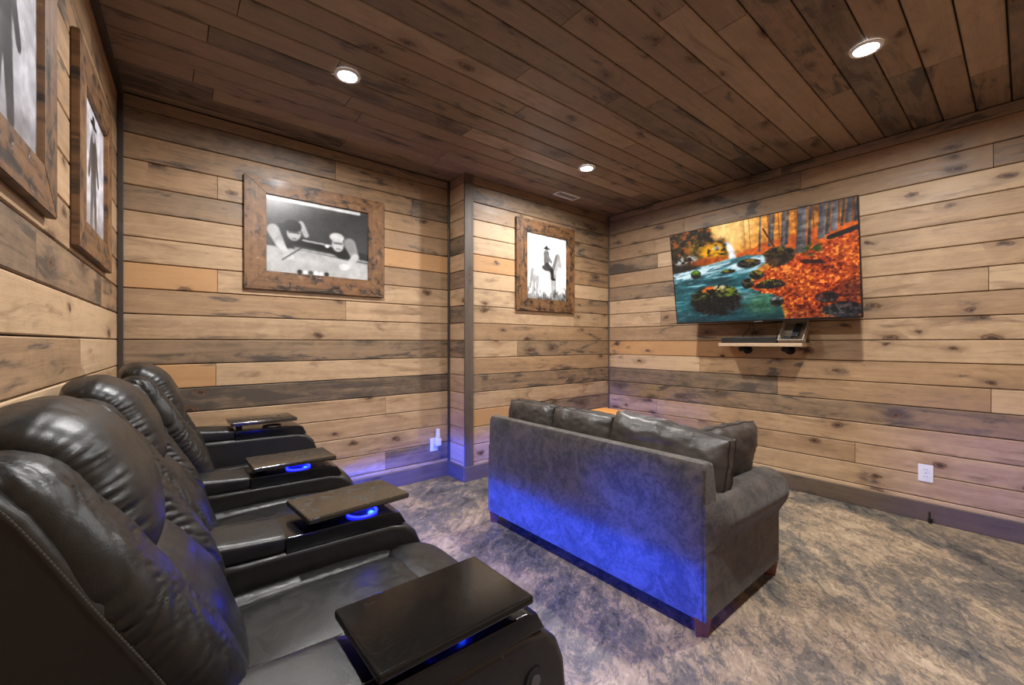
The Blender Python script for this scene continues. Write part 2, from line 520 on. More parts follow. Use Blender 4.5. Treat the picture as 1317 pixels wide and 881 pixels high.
wall_rows(wall_left, (left_x(YN), YN), (left_x(YB), YB), R(90) - LANG, minseg=.6, maxseg=1.8)
wall_rows(wall_near, (XR, YN), (left_x(YN), YN), R(180))
# ceiling planks along X
CP = .1335; y0 = .051 - 4 * CP
XA = -.36
i = 0
while y0 + i * CP < YB + .02:
    ya = max(y0 + i * CP, YN); yb = min(y0 + (i + 1) * CP, YB)
    a = XA; first = True
    while yb - ya > .02 and a < XR - .01:
        b = a + (random.uniform(.3, 2.2) if first else random.uniform(.9, 2.2)); first = False
        if XR - b < .3: b = XR
        code = random.choice('MMMDDTBBMG')
        link('plank', plank_mesh(b - a, yb - ya, mat='ceil_wood', ch=.004, gap=.003), ceiling, ((a + b) / 2, (ya + yb) / 2, H), (R(90), 0, 0), tone_col(code))
        a = b
    i += 1

# baseboards and vertical trims
def strip(name, p0, p1, h, t, z=0.0, mat='trim_wood', tone=(.55, .2)):
    """board standing on the floor along p0-p1, thickness towards the room"""
    d = Vector((p1[0] - p0[0], p1[1] - p0[1], 0)); L = d.length; u = d / L; n = Vector((u.y, -u.x, 0))
    c = Vector((p0[0], p0[1], 0)) + u * L / 2 + n * t / 2 + Vector((0, 0, z + h / 2))
    mb = MB().box((0, 0, 0), (L, t, h), .003, 1)
    o = mb.build(name, mat, None, c, (0, 0, math.atan2(u.y, u.x)), color=(tone[0], tone[1], random.random()))
    return tag(o, kind='structure')
BH = .116
strip('baseboard_back', (XL, YB), (XS, YB), BH, .018)
strip('baseboard_return', (XS, YB - .018), (XS, YF - .018), BH, .018)
strip('baseboard_bump', (XS, YF), (XR, YF), BH, .018)
strip('baseboard_right', (XR, YF - .018), (XR, YN), BH, .018)
strip('baseboard_left', (left_x(YN), YN), (XL, YB), BH, .018)
strip('baseboard_near', (XR, YN), (left_x(YN), YN), BH, .018)
def post(name, x, y, sx, sy, z0=0.0, z1=H, tone=.35):
    o = MB().box((0, 0, 0), (z1 - z0, sy, sx), .003, 1).build(name, 'trim_wood', None, (x, y, (z0 + z1) / 2), (0, R(-90), 0), color=(tone, .1, random.random()))
    return tag(o, kind='structure')
post('trim_1', XS + .035, YF - .008, .084, .016, BH, tone=.45)          # outer corner board of the bump-out
post('trim_2', XS - .008, YB - .012, .016, .020, BH, tone=.12)
post('trim_3', XL + .012, YB - .012, .024, .024, BH, tone=.05)
post('trim_4', XR - .008, YF - .008, .014, .014, BH, tone=.4)
d = Vector((XL - left_x(YN), YB - YN, 0))
o = MB().box((0, 0, 0), (d.length, .024, .024), .003, 1).build('trim_5', 'trim_wood', None, ((XL + left_x(YN)) / 2 + .012, (YB + YN) / 2, H - .013), (0, 0, math.atan2(d.y, d.x)), color=(.05, .1, .3))
tag(o, kind='structure')

# ------------------------------------------------------------------ ceiling lights and vent
for (lx, ly), lab in LAMPS:
    t = empty('recessed_light', (lx, ly, H), label=lab, cat='ceiling light', group='recessed ceiling lights')
    mb = MB(); n = 40
    for ra, za, rb, zb in ((.062, -.001, .060, -.007), (.060, -.007, .047, -.008), (.047, -.008, .043, -.003)):
        A = [mb.bm.verts.new((ra * math.cos(2 * math.pi * k / n), ra * math.sin(2 * math.pi * k / n), za)) for k in range(n)]
        B = [mb.bm.verts.new((rb * math.cos(2 * math.pi * k / n), rb * math.sin(2 * math.pi * k / n), zb)) for k in range(n)]
        for k in range(n): mb.bm.faces.new((A[k], A[(k + 1) % n], B[(k + 1) % n], B[k]))
    mb.build('trim_ring', 'white_plastic', t, smooth=40)
    MB().cyl((0, 0, -.0045), (0, 0, -.0005), .044, n=40).build('lens', 'lens', t)
    ld = bpy.data.lights.new('lamp', 'AREA'); ld.shape = 'DISK'; ld.size = .085 * S; ld.energy = LAMP_WATTS
    ld.color = (1.0, .985, .965); ld.spread = R(172)
    link('lamp', ld, t, (0, 0, -.011))

t = empty('air_vent', (2.805, 2.65, H), label='small white rectangular air vent in the wooden ceiling', cat='vent')
mb = MB()
for cx, cy, sx, sy in ((-.1275, 0, .015, .10), (.1275, 0, .015, .10), (0, -.0425, .27, .015), (0, .0425, .27, .015)):
    mb.box((cx, cy, -.004), (sx, sy, .008), .0015, 1)
M['vent_white'] = simple('vent_white', (.9, .89, .87), .4)
mb.build('frame', 'vent_white', t)
MB().box((0, 0, -.0012), (.245, .075, .002)).build('backing', 'metal_gray', t)
for k in range(6):
    MB().box((0, 0, 0), (.242, .010, .0015), rot=Matrix.Rotation(R(28), 3, 'X')).build('slat', 'vent_white', t, (0, -.031 + k * .0125, -.0045))
MB().box((-.045, 0, -.0055), (.075, .035, .002), .0005, 1).build('damper_opening', 'metal_gray', t)

# ------------------------------------------------------------------ painted prints
def vnoise(U, V, fx, fy, seed):
    r = np.random.default_rng(seed); n = 64
    g = r.random((n, n))
    x = U * fx; y = V * fy; xi = np.floor(x).astype(int); yi = np.floor(y).astype(int)
    fx_ = x - xi; fy_ = y - yi; fx_ = fx_ * fx_ * (3 - 2 * fx_); fy_ = fy_ * fy_ * (3 - 2 * fy_)
    a = g[yi % n, xi % n]; b = g[yi % n, (xi + 1) % n]; c = g[(yi + 1) % n, xi % n]; d_ = g[(yi + 1) % n, (xi + 1) % n]
    return (a * (1 - fx_) + b * fx_) * (1 - fy_) + (c * (1 - fx_) + d_ * fx_) * fy_
def fbm(U, V, fx, fy, seed, oc=4):
    s = 0; a = .5; tot = 0
    for o_ in range(oc):
        s = s + a * vnoise(U + .13 * o_, V + .07 * o_, fx * 2 ** o_, fy * 2 ** o_, seed + o_); tot += a; a *= .55
    return s / tot
def sst(x, a, b):
    t_ = np.clip((x - a) / (b - a), 0, 1); return t_ * t_ * (3 - 2 * t_)
class Paint:
    def __init__(s, w, h, asp):
        s.w, s.h, s.asp = w, h, asp
        s.U, s.V = np.meshgrid(np.linspace(0, 1, w), np.linspace(0, 1, h))   # V from top
        s.C = np.zeros((h, w, 3))
    def lay(s, mask, col):
        col = np.asarray(col, float)
        s.C = s.C * (1 - mask[..., None]) + (col if col.ndim == 3 else col[None, None, :]) * mask[..., None]
    def ell(s, cx, cy, rx, ry, soft=.15, rot=0, warp=0.0):
        x = (s.U - cx) * s.asp; y = s.V - cy
        if warp:
            x = x + warp * rx * s.asp * (fbm(s.U + cx, s.V, 26, 22, 3) - .5); y = y + warp * ry * (fbm(s.U, s.V + cy, 26, 22, 13) - .5)
        c, n_ = math.cos(rot), math.sin(rot)
        a = (x * c + y * n_) / (rx * s.asp); b = (-x * n_ + y * c) / ry
        return 1 - sst(np.sqrt(a * a + b * b), 1 - soft, 1 + soft)
    def cap(s, p, q, r0, r1=None, soft=.2):
        r1 = r0 if r1 is None else r1
        x = s.U * s.asp; y = s.V; ax, ay = p[0] * s.asp, p[1]; bx, by = q[0] * s.asp, q[1]
        dx, dy = bx - ax, by - ay
        t_ = np.clip(((x - ax) * dx + (y - ay) * dy) / (dx * dx + dy * dy + 1e-9), 0, 1)
        r = r0 + (r1 - r0) * t_
        return 1 - sst(np.hypot(x - ax - dx * t_, y - ay - dy * t_) / r, 1 - soft, 1 + soft)
    def poly(s, pts, soft=.006, rough=0.0, seed=3):
        U = s.U + rough * (fbm(s.U, s.V, 14, 14, seed) - .5); V = s.V + rough * (fbm(s.U, s.V, 14, 14, seed + 9) - .5)
        inside = np.zeros_like(U, bool); dist = np.full_like(U, 9.)
        n = len(pts)
        for i_ in range(n):
            (x1, y1), (x2, y2) = pts[i_], pts[(i_ + 1) % n]
            cond = ((y1 > V) != (y2 > V)) & (U < (x2 - x1) * (V - y1) / ((y2 - y1) or 1e-9) + x1)
            inside ^= cond
            dx, dy = x2 - x1, y2 - y1
            t_ = np.clip(((U - x1) * dx + (V - y1) * dy) / (dx * dx + dy * dy + 1e-9), 0, 1)
            dist = np.minimum(dist, np.hypot(U - x1 - dx * t_, V - y1 - dy * t_))
        sd = np.where(inside, dist, -dist)
        return sst(sd, -soft, soft)
    def blur(s, k=1):
        for _ in range(k):
            P_ = np.pad(s.C, ((1, 1), (1, 1), (0, 0)), 'edge')
            s.C = (P_[:-2, 1:-1] + P_[2:, 1:-1] + P_[1:-1, :-2] + P_[1:-1, 2:] + 2 * s.C) / 6
        return s
    def grid(s, name, mat, W, Hh, parent, loc):
        w, h = s.w, s.h
        X = (s.U - .5) * W * S; Z = (.5 - s.V) * Hh * S
        co = np.stack([X, np.zeros_like(X), Z], -1).reshape(-1, 3)
        idx = np.arange(w * h).reshape(h, w)
        f = np.stack([idx[1:, :-1], idx[1:, 1:], idx[:-1, 1:], idx[:-1, :-1]], -1).reshape(-1, 4)
        me = bpy.data.meshes.new(name)
        me.vertices.add(len(co)); me.vertices.foreach_set('co', co.ravel())
        me.loops.add(f.size); me.loops.foreach_set('vertex_index', f.ravel().astype(np.int32))
        me.polygons.add(len(f)); me.polygons.foreach_set('loop_start', np.arange(0, f.size, 4, dtype=np.int32))
        me.polygons.foreach_set('loop_total', np.full(len(f), 4, np.int32))
        me.update(); me.validate()
        c = np.clip(s.C, 0, 1); lin = np.where(c <= .04045, c / 12.92, ((c + .055) / 1.055) ** 2.4)
        at = me.color_attributes.new('Col', 'FLOAT_COLOR', 'POINT')
        at.data.foreach_set('color', np.concatenate([lin.reshape(-1, 3), np.ones((w * h, 1))], 1).ravel().astype(np.float32))
        me.materials.append(M[mat])
        return link(name, me, parent, loc)

def g(v): return (v, v, v)

def paint_billiards():
    p = Paint(180, 134, 1.34); U, V = p.U, p.V
    p.lay(np.ones_like(U), g(.24))
    p.lay(sst(.42 - V - .35 * U, 0, .4) * .75, g(.62))
    p.lay(p.cap((.0, .035), (.90, .035), .022), g(.95))
    p.lay(p.poly([(.3, .5), (1, .62), (1, .72), (.2, .6)]), g(.10))
    p.lay(p.cap((.33, .535), (.66, .565), .012), g(.72))
    p.lay(p.cap((.26, .655), (1, .73), .013), g(.66))
    p.lay(p.poly([(0, .66), (.26, .67), (1, .76), (1, 1), (0, 1)]), g(.74))
    p.lay(sst(fbm(U, V, 5, 4, 5), .45, .8) * sst(V, .72, .8) * .35, g(.9))
    # generic player, dark waistcoat, white sleeves
    p.lay(p.ell(.15, .52, .11, .17), g(.13)); p.lay(p.cap((.06, .45), (.12, .62), .075, .06), g(.68))
    p.lay(p.cap((.12, .62), (.19, .76), .05, .035), g(.82)); p.lay(p.ell(.20, .78, .05, .04), g(.86))
    p.lay(p.cap((.31, .32), (.36, .46), .04, .035), g(.7))
    p.lay(p.ell(.245, .46, .065, .10), g(.74)); p.lay(p.ell(.235, .365, .08, .085), g(.06)); p.lay(p.cap((.20, .45), (.29, .45), .013), g(.3)); p.lay(p.cap((.235, .53), (.265, .53), .008), g(.35))
    p.lay(p.cap((.14, .83), (.32, .64), .007), g(.2))
    # second generic player
    p.lay(p.ell(.74, .60, .13, .13), g(.12)); p.lay(p.cap((.80, .50), (.86, .68), .085, .06), g(.6)); p.lay(p.cap((.86, .68), (.78, .82), .05, .035), g(.82))
    p.lay(p.ell(.74, .84, .055, .045), g(.9)); p.lay(p.ell(.675, .53, .062, .10), g(.78)); p.lay(p.ell(.665, .43, .075, .065), g(.82)); p.lay(p.cap((.635, .51), (.715, .51), .012), g(.38)); p.lay(p.cap((.66, .59), (.70, .59), .008), g(.4))
    p.lay(p.ell(.565, .575, .022, .02), g(.95))
    for k_, v in enumerate((.15, .95, .3, .97, .9, .2)): p.lay(p.ell(.30 + .052 * k_, .97, .024, .03), g(v))
    p.C *= (.76 + .24 * fbm(U, V, 16, 12, 55, 4)[..., None]); p.blur(2); p.C += (rng.random(U.shape)[..., None] - .5) * .05
    return p
def paint_rider():
    p = Paint(120, 142, .85); U, V = p.U, p.V
    p.lay(np.ones_like(U), g(.90)); p.lay(sst(V, 0, .5) * .3, g(.96))
    p.lay(p.ell(.42, .60, .26, .12), g(.80)); p.lay(p.ell(.22, .62, .10, .13), g(.76))
    p.lay(p.cap((.64, .60), (.77, .33), .075, .055), g(.66)); p.lay(p.cap((.78, .30), (.84, .44), .05, .035), g(.6)); p.lay(p.cap((.66, .50), (.74, .30), .03), g(.42))
    p.lay(p.cap((.78, .26), (.77, .31), .012), g(.5))
    for a, b in (((.18, .66), (.14, .92)), ((.26, .68), (.24, .93)), ((.62, .66), (.64, .93)), ((.70, .62), (.70, .92))): p.lay(p.cap(a, b, .034, .022), g(.62))
    p.lay(p.cap((.13, .56), (.08, .82), .03, .02), g(.55))
    p.lay(p.ell(.50, .50, .13, .05), g(.25))
    p.lay(p.cap((.48, .28), (.48, .44), .06, .055), g(.36)); p.lay(p.cap((.50, .46), (.62, .54), .045, .04), g(.2)); p.lay(p.cap((.62, .54), (.64, .66), .04, .03), g(.14)); p.lay(p.cap((.62, .66), (.69, .67), .02), g(.1))
    p.lay(p.cap((.50, .30), (.60, .40), .025), g(.4)); p.lay(p.ell(.48, .22, .035, .035), g(.5)); p.lay(p.cap((.42, .20), (.56, .20), .012), g(.12)); p.lay(p.ell(.485, .18, .035, .025), g(.15))
    gr = fbm(U, V, 22, 14, 40, 3); p.lay(sst(V + .25 * (gr - .5) + .18 * np.abs(U - .45), .86, .98) * .85, g(.42)); p.lay(sst(gr, .5, .62) * sst(V + .2 * np.abs(U - .45), .88, .98) * .7, g(.15))
    p.C *= (.82 + .36 * fbm(U, V, 20, 20, 57, 4)[..., None]); p.blur(1); p.C += (rng.random(U.shape)[..., None] - .5) * .06
    return p
def paint_plain_portrait(seed):
    p = Paint(110, 110, 1.0); U, V = p.U, p.V
    p.lay(np.ones_like(U), g(.74)); p.lay(sst(fbm(U, V, 4, 3, seed), .35, .7) * .5, g(.88))
    p.lay(sst(V, .72, .95) * .7, g(.5))
    p.lay(p.cap((.5, .30), (.5, .58), .13, .11), g(.22)); p.lay(p.ell(.5, .17, .06, .085), g(.6)); p.lay(p.cap((.38, .115), (.62, .115), .018), g(.1)); p.lay(p.ell(.5, .09, .065, .05), g(.12))
    p.lay(p.cap((.40, .30), (.30, .55), .05, .04), g(.3)); p.lay(p.cap((.60, .30), (.71, .54), .05, .04), g(.26))
    p.lay(p.cap((.45, .58), (.40, .93), .07, .05), g(.33)); p.lay(p.cap((.55, .58), (.60, .93), .07, .05), g(.28))
    n_ = fbm(U, V, 12, 16, seed + 3); p.C = p.C * (.75 + .5 * n_[..., None])
    p.C[..., 2] *= 1.04
    return p
def paint_landscape():
    p = Paint(360, 216, 1.66); U, V = p.U, p.V
    n1 = fbm(U, V, 12, 10, 1, 5); n2 = fbm(U, V, 40, 30, 21, 4); n3 = fbm(U, V, 6, 30, 61, 4); nh = fbm(U, V, 90, 60, 81, 2)
    # golden forest background
    base = np.stack([.42 + .62 * n2, .18 + .48 * n2, .02 + .20 * n2], -1); p.C = base
    sun = np.exp(-(((U - .40) * 1.66) ** 2 + (V - .04) ** 2) / .035); p.lay(np.clip(sun * 1.6, 0, 1), (1, .97, .80))
    sun2 = np.exp(-(((U - .42) * 1.66) ** 2 + (V - .08) ** 2) / .16); p.lay(np.clip(sun2 * .6, 0, 1), (1, .70, .28))
    tr = fbm(U, V * 0, 60, 1, 5, 2); p.lay(sst(tr, .58, .66) * sst(.42 - V, 0, .1) * sst(U, .42, .52) * .6, (.35, .16, .05))
    # dark brush left
    m = p.poly([(-.1, -.1), (.20, -.1), (.30, .12), (.36, .22), (.35, .34), (.2, .42), (-.1, .5)], .02, .10)
    brush = np.stack([.05 + .62 * (n2 - .3), .05 + .42 * (n2 - .28), .02 + .08 * n2], -1); p.lay(m * .95, brush)
    p.lay(sst(n2 + .4 * (n1 - .5), .54, .66) * m * .7, (.62, .28, .07))
    p.lay(p.ell(.28, .255, .085, .085, .5) * sst(n2, .28, .5), (.88, .62, .04)); p.lay(p.ell(.17, .19, .05, .06, .6) * sst(n2, .35, .5) * .8, (.62, .47, .08))
    p.lay(p.ell(.24, .35, .12, .04, .5) * .75, (.75, .30, .06))
    p.lay(p.ell(.09, .31, .08, .05, .4) * sst(n2, .4, .6), (.66, .66, .66)); p.lay(p.ell(.05, .40, .10, .05, .4) * .8, (.09, .08, .09))
    # waterfall
    p.lay(p.poly([(.355, .19), (.385, .20), (.42, .37), (.375, .385)], .012, .02), np.stack([.80 + .2 * n2, .80 + .2 * n2, .86 + .14 * n2], -1))
    p.lay(p.ell(.30, .225, .03, .02, .4) * .7, (.75, .72, .7))
    # far bank of leaves
    p.lay(p.poly([(.41, .32), (.62, .24), (.8, .2), (1.1, .2), (1.1, .5), (.5, .45), (.42, .40)], .012, .05), np.stack([.62 + .3 * n2, .24 + .2 * n2, .05 + .08 * n2], -1))
    # river
    riv = p.poly([(-.1, .455), (.12, .42), (.34, .365), (.47, .34), (.58, .37), (.60, .42), (.50, .53), (.49, .62), (.60, .72), (.68, 1.1), (-.1, 1.1)], .01, .03)
    deep = np.stack([-.06 + .34 * n3, .10 + .50 * n3, .13 + .50 * n3], -1); p.lay(riv, deep)
    n5 = fbm(U + .35 * V, V - .22 * (.5 - U), 22, 46, 91, 4); n6 = fbm(U + .5 * V, V - .2 * (.5 - U), 7, 20, 95, 4)
    band = np.exp(-((V - .425 - .12 * (.45 - U)) / .07) ** 2)
    p.lay(riv * band * .55, np.stack([.30 + .35 * n6, .50 + .30 * n6, .56 + .30 * n6], -1))
    foam = sst(.6 * n5 + .4 * n6 + .20 * band, .52, .72); p.lay(riv * foam * (.35 + .6 * band), (.86, .93, .96))
    p.lay(riv * sst(.42 - n6, 0, .12) * .5, (.05, .17, .19))
    p.lay(riv * sst(n3, .62, .75) * sst(.85 - V, 0, .2) * .7, (.62, .82, .88))
    p.lay(riv * sst(V, .78, 1.0) * .6, (.05, .16, .18)); p.lay(p.ell(.55, .84, .10, .10, .8) * .55, np.stack([.16 + .2 * n2, .28 + .2 * n2, .14 + .1 * n2], -1))
    # red-leaf slope
    sl = p.poly([(.47, .66), (.56, .53), (.66, .46), (.80, .36), (1.1, .22), (1.1, 1.1), (.69, 1.1), (.66, .92), (.60, .76), (.52, .72)], .008, .05)
    n4 = fbm(U, V, 9, 12, 33, 3); nh = np.clip(nh + .5 * (n4 - .5), 0, 1)
    lf = np.stack([.50 + .55 * (nh - .2), .12 + .36 * (nh - .25) + .08 * n1, .03 + .08 * nh], -1); p.lay(sl, lf)
    p.lay(sl * sst(nh, .68, .8) * .8, (.98, .58, .24)); p.lay(sl * sst(.34 - nh, 0, .12) * .6, (.26, .06, .03)); p.lay(sl * sst(V - U * .25, .62, .85) * .35, (.16, .05, .05))
    # trunks
    for x, wd, y1, v in ((.545, .006, .33, .25), (.60, .010, .30, .30), (.615, .006, .28, .25), (.665, .014, .36, .30), (.685, .008, .3, .22), (.75, .026, .40, .40), (.79, .008, .34, .2), (.845, .018, .30, .42), (.872, .009, .27, .25), (.90, .015, .25, .46), (.935, .007, .22, .2), (.96, .013, .20, .36), (.992, .008, .2, .22)):
        m = p.poly([(x - wd * .6 + .02, -.1), (x + wd * .6 + .02, -.1), (x + wd, y1), (x - wd, y1)], .004)
        sh = np.clip((U - x) / wd * .10, -.12, .12)
        p.lay(m * .95, np.stack([v * .82 + sh + .34 * (n2 - .5), v * .82 + sh + .34 * (n2 - .5), v * .84 + .01 + sh + .32 * (n2 - .5)], -1))
    p.lay(sst(U, .68, .8) * sst(.2 - V, 0, .18) * .38, (.10, .13, .20))
    p.lay(p.cap((.57, .12), (.62, .30), .008), (.3, .12, .03))
    p.lay(p.ell(.80, .38, .045, .055, .4) * sst(n2, .35, .5), (.16, .24, .08)); p.lay(p.cap((.76, .48), (.84, .50), .018), (.16, .07, .05)); p.lay(p.cap((.88, .30), (1.02, .24), .02), (.10, .08, .09))
    # rocks
    def rock(cx, cy, rx, ry, top, dark=(.07, .07, .06)):
        b = p.ell(cx, cy, rx, ry, .10, warp=.45); p.lay(b, np.stack([dark[i_] * (-.3 + 2.8 * n2) + .03 * (nh - .5) for i_ in range(3)], -1))
        p.lay(b * sst(nh, .62, .8) * .35, (.45, .45, .42))
        p.lay(b * p.ell(cx, cy - ry * .55, rx * .9, ry * .5, .5, warp=1.2) * sst(n2, .38, .56), np.stack([top[i_] * (.45 + 1.1 * nh) for i_ in range(3)], -1))
    rock(.155, .475, .035, .05, (.30, .45, .06)); rock(.36, .485, .045, .025, (.42, .42, .10)); rock(.48, .43, .07, .045, (.38, .30, .12)); rock(.64, .40, .075, .095, (.32, .28, .10), (.16, .11, .06))
    rock(.52, .555, .04, .05, (.46, .40, .10)); rock(.47, .63, .035, .05, (.5, .45, .3)); rock(.59, .66, .075, .045, (.55, .52, .14), (.12, .1, .08)); rock(.62, .83, .035, .05, (.45, .44, .44))
    rock(.27, .78, .165, .155, (.26, .30, .09), (.045, .05, .045)); p.lay(p.ell(.24, .655, .05, .035, .5) * sst(n2, .4, .55), (.85, .38, .10)); p.lay(p.ell(.30, .64, .035, .025, .5) * sst(n2, .4, .5), (.85, .78, .62)); p.lay(p.ell(.37, .70, .05, .04, .5) * sst(n2, .4, .55), (.38, .44, .10)); p.lay(p.ell(.27, .84, .15, .08, .5) * .55, (.03, .04, .04)); p.lay(p.ell(.33, .66, .06, .03, .5) * sst(nh, .45, .6) * .8, (.55, .52, .24))
    rock(.93, .94, .09, .07, (.30, .24, .24), (.12, .10, .11)); rock(.86, .82, .05, .05, (.30, .16, .12), (.14, .08, .08)); p.lay(p.ell(.97, .78, .06, .10, .6) * .5, (.12, .05, .07))
    p.C = np.clip(p.C * (.80 + .40 * n2[..., None]) + (nh[..., None] - .5) * .07, 0, 1) ** 1.05
    return p

# ------------------------------------------------------------------ framed pictures
def framed(label, loc, rotz, W, Hh, fl, fr, ft, fb, paint, T=.022):
    t = empty('picture_frame', loc, (0, 0, rotz), label=label, cat='picture', group='rustic framed black and white pictures')
    x0, x1, z0, z1 = -W / 2, W / 2, -Hh / 2, Hh / 2
    def rail(o0, o1, i1, i0):
        b = bmesh.new()
        cx = sum(q[0] for q in (o0, o1, i1, i0)) / 4; cz = sum(q[1] for q in (o0, o1, i1, i0)) / 4
        vert = abs(o1[1] - o0[1]) > abs(o1[0] - o0[0])
        def tr(q, y):
            a, c = q[0] - cx, q[1] - cz
            return (c, y, -a) if vert else (a, y, c)
        F = [b.verts.new(tr(q, -T)) for q in (o0, o1, i1, i0)]; B = [b.verts.new(tr(q, 0)) for q in (o0, o1, i1, i0)]
        for i_ in range(4): b.faces.new((F[i_], F[(i_ + 1) % 4], B[(i_ + 1) % 4], B[i_]))
        b.faces.new(F); b.faces.new(B[::-1])
        bmesh.ops.recalc_face_normals(b, faces=b.faces[:])
        bmesh.ops.bevel(b, geom=b.edges[:], offset=.0022, segments=2, affect='EDGES')
        mb = MB(); mb.bm.free(); mb.bm = b
        mb.build('frame_rail', 'frame_wood', t, (cx, 0, cz), (0, R(-90), 0) if vert else (0, 0, 0), color=(random.uniform(.40, .62), random.uniform(.2, .5), random.random()))
    O = [(x0, z0), (x1, z0), (x1, z1), (x0, z1)]; I = [(x0 + fl, z0 + fb), (x1 - fr, z0 + fb), (x1 - fr, z1 - ft), (x0 + fl, z1 - ft)]
    for i_ in range(4): rail(O[i_], O[(i_ + 1) % 4], I[(i_ + 1) % 4], I[i_])
    iw, ih = W - fl - fr, Hh - ft - fb
    MB().box(((fl - fr) / 2, -.004, (fb - ft) / 2), (iw + .01, .006, ih + .01)).build('backing', 'black_plastic', t)
    paint.grid('print', 'photo_print', iw, ih, t, ((fl - fr) / 2, -.0085, (fb - ft) / 2))
    return t

framed('wide rustic wood frame holding a photo of two billiards players at a table', ((.354 + 1.24) / 2, YB - .001, 1.787), 0, .886, .705, .12, .118, .098, .118, paint_billiards())
framed('upright rustic wood frame holding a photo of a rider on a pale horse', ((2.327 + 3.067) / 2, YF - .001, 1.789), 0, .74, .812, .128, .112, .112, .112, paint_rider())
for (ya, yb, za, zb), seed, lab in (((1.95, 2.65, 1.415, 2.125), 70, 'rustic framed print hung on the left wall, nearer the corner with the billiards picture'),
                                    ((.955, 1.662, 1.432, 2.14), 90, 'rustic framed print hung on the left wall above the first recliner')):
    ym = (ya + yb) / 2
    framed(lab, (left_x(ym) + .001, ym, (za + zb) / 2), R(90) - LANG, yb - ya, zb - za, .115, .125, .13, .108, paint_plain_portrait(seed))

# ------------------------------------------------------------------ television
tvz0 = 1.258
tv = empty('television', (3.39, 1.278, tvz0), (R(9.1), 0, R(-90)), label='large flat screen television showing an autumn forest stream', cat='television')
TW, TH = 1.252, .757
MB().box((0, .012, TH / 2), (TW, .022, TH), .003, 2).build('casing', 'black_plastic', tv)
MB().box((0, .035, TH * .42), (TW * .75, .03, TH * .6), .01, 2).build('rear_housing', 'black_plastic', tv)
mb = MB()
for cx, cz, sx, sz in ((0, .006, TW, .012), (0, TH - .003, TW, .006), (-TW / 2 + .003, TH / 2, .006, TH), (TW / 2 - .003, TH / 2, .006, TH)):
    mb.box((cx, -.001, cz), (sx, .006, sz), .001, 1)
mb.build('bezel', 'metal_black', tv)
MB().box((.02, -.004, -.002), (.06, .008, .008), .002, 1).build('sensor_bump', 'metal_gray', tv)
paint_landscape().grid('screen', 'screen', TW - .012, TH - .018, tv, (0, -.0005, TH / 2 + .003))
MB().box((0, .058, TH * .45), (.36, .016, .26), .003, 1).build('mount_plate', 'metal_black', tv)
wp = MB().box((0, -.012, 0), (.30, .022, .20), .003, 1)
for sx in (-.09, .09):
    wp.cyl((sx, -.02, .05), (sx * .4, -.155, .05), .014, n=14).cyl((sx, -.02, -.05), (sx * .4, -.135, -.05), .014, n=14)
wm = wp.build('wall_mount', 'metal_black', None, (XR, 1.278, 1.60), (0, 0, R(-90)))
bpy.context.view_layer.update()
wm.parent = tv; wm.matrix_parent_inverse = tv.matrix_world.inverted()

# ------------------------------------------------------------------ floating shelf, soundbar, basket
sh = empty('wall_shelf', (XR, 1.283, 1.095), (0, 0, R(-90)), label='narrow wooden shelf on two round brackets below the television', cat='shelf')
MB().box((0, -.095, -.012), (.58, .19, .026), .002, 1).build('board', 'shelf_wood', sh, color=(.8, .1, .4))
for sx in (-.14, .16):
    br = MB().cyl((sx, -.001, -.052), (sx, -.012, -.052), .034, n=24, bev=.002).cyl((sx, -.012, -.052), (sx, -.13, -.045), .012, n=14).cyl((sx, -.11, -.045), (sx, -.135, -.045), .02, n=16, bev=.003).box((sx, -.075, -.03), (.02, .10, .012), .002, 1).build('bracket', 'metal_black', sh, smooth=40)
MB().box((0, 0, 0), (.40, .07, .045), .006, 2).build('soundbar', 'black_plastic', None, (3.50, 1.365, 1.095 + .0235), (0, 0, R(-90)), smooth=40)
tag(bpy.data.objects['soundbar'], 'slim black soundbar lying on the shelf under the television', 'soundbar')
bt = MB().box((0, 0, 0), (.39, .001, .038)).build('speaker_grille', 'leather_side', bpy.data.objects['soundbar'], (0, -.0354, 0))
# basket tipped back against the television
bk = empty('storage_basket', (3.452, 1.068, 1.102), (R(-38), 0, R(-90)), label='light tray-like basket tipped up on the end of the television shelf', cat='basket')
bw, bh, bd = .155, .19, .05
k = NT('wicker')
wv = k.n('TexWave'); wv.inputs['Scale'].default_value = 60; k.put(wv.inputs['Vector'], k.obj()); wv.inputs['Distortion'].default_value = 3
k.set(col=k.mix(wv.outputs['Fac'], (.22, .17, .12), (.52, .44, .35)), rough=.7); k.bump(wv.outputs['Fac'], .4, .004); M['wicker'] = k.m
MB().box((0, bd * .5, bh / 2), (bw, .006, bh), .002, 1).build('base_panel', 'wicker', bk)
for c, sz in (((-bw / 2, 0, bh / 2), (.007, bd, bh)), ((bw / 2, 0, bh / 2), (.007, bd, bh)), ((0, 0, .0035), (bw, bd, .007)), ((0, 0, bh), (bw, bd, .007))):
    MB().box(c, sz, .002, 1).build('side_wall', 'wicker', bk)
MB().tube([(-bw / 2, -bd / 2, 0), (bw / 2, -bd / 2, 0), (bw / 2, -bd / 2, bh), (-bw / 2, -bd / 2, bh)], .006, 8, True).build('rim', 'wicker', bk)
rc = MB().box((0, 0, 0), (.04, .022, .12), .006, 2).build('remote_control', 'black_plastic', None, (3.480, 1.040, 1.188), (R(-38), R(8), R(-90)), smooth=40)
tag(rc, 'black remote control standing in the tipped basket', 'remote')
rc = MB().box((0, 0, 0), (.06, .02, .035), .006, 2).build('power_adapter', 'black_plastic', None, (3.456, 1.092, 1.128), (R(-38), R(5), R(-90)), smooth=40)
tag(rc, 'small black adapter block in the tipped basket', 'adapter')
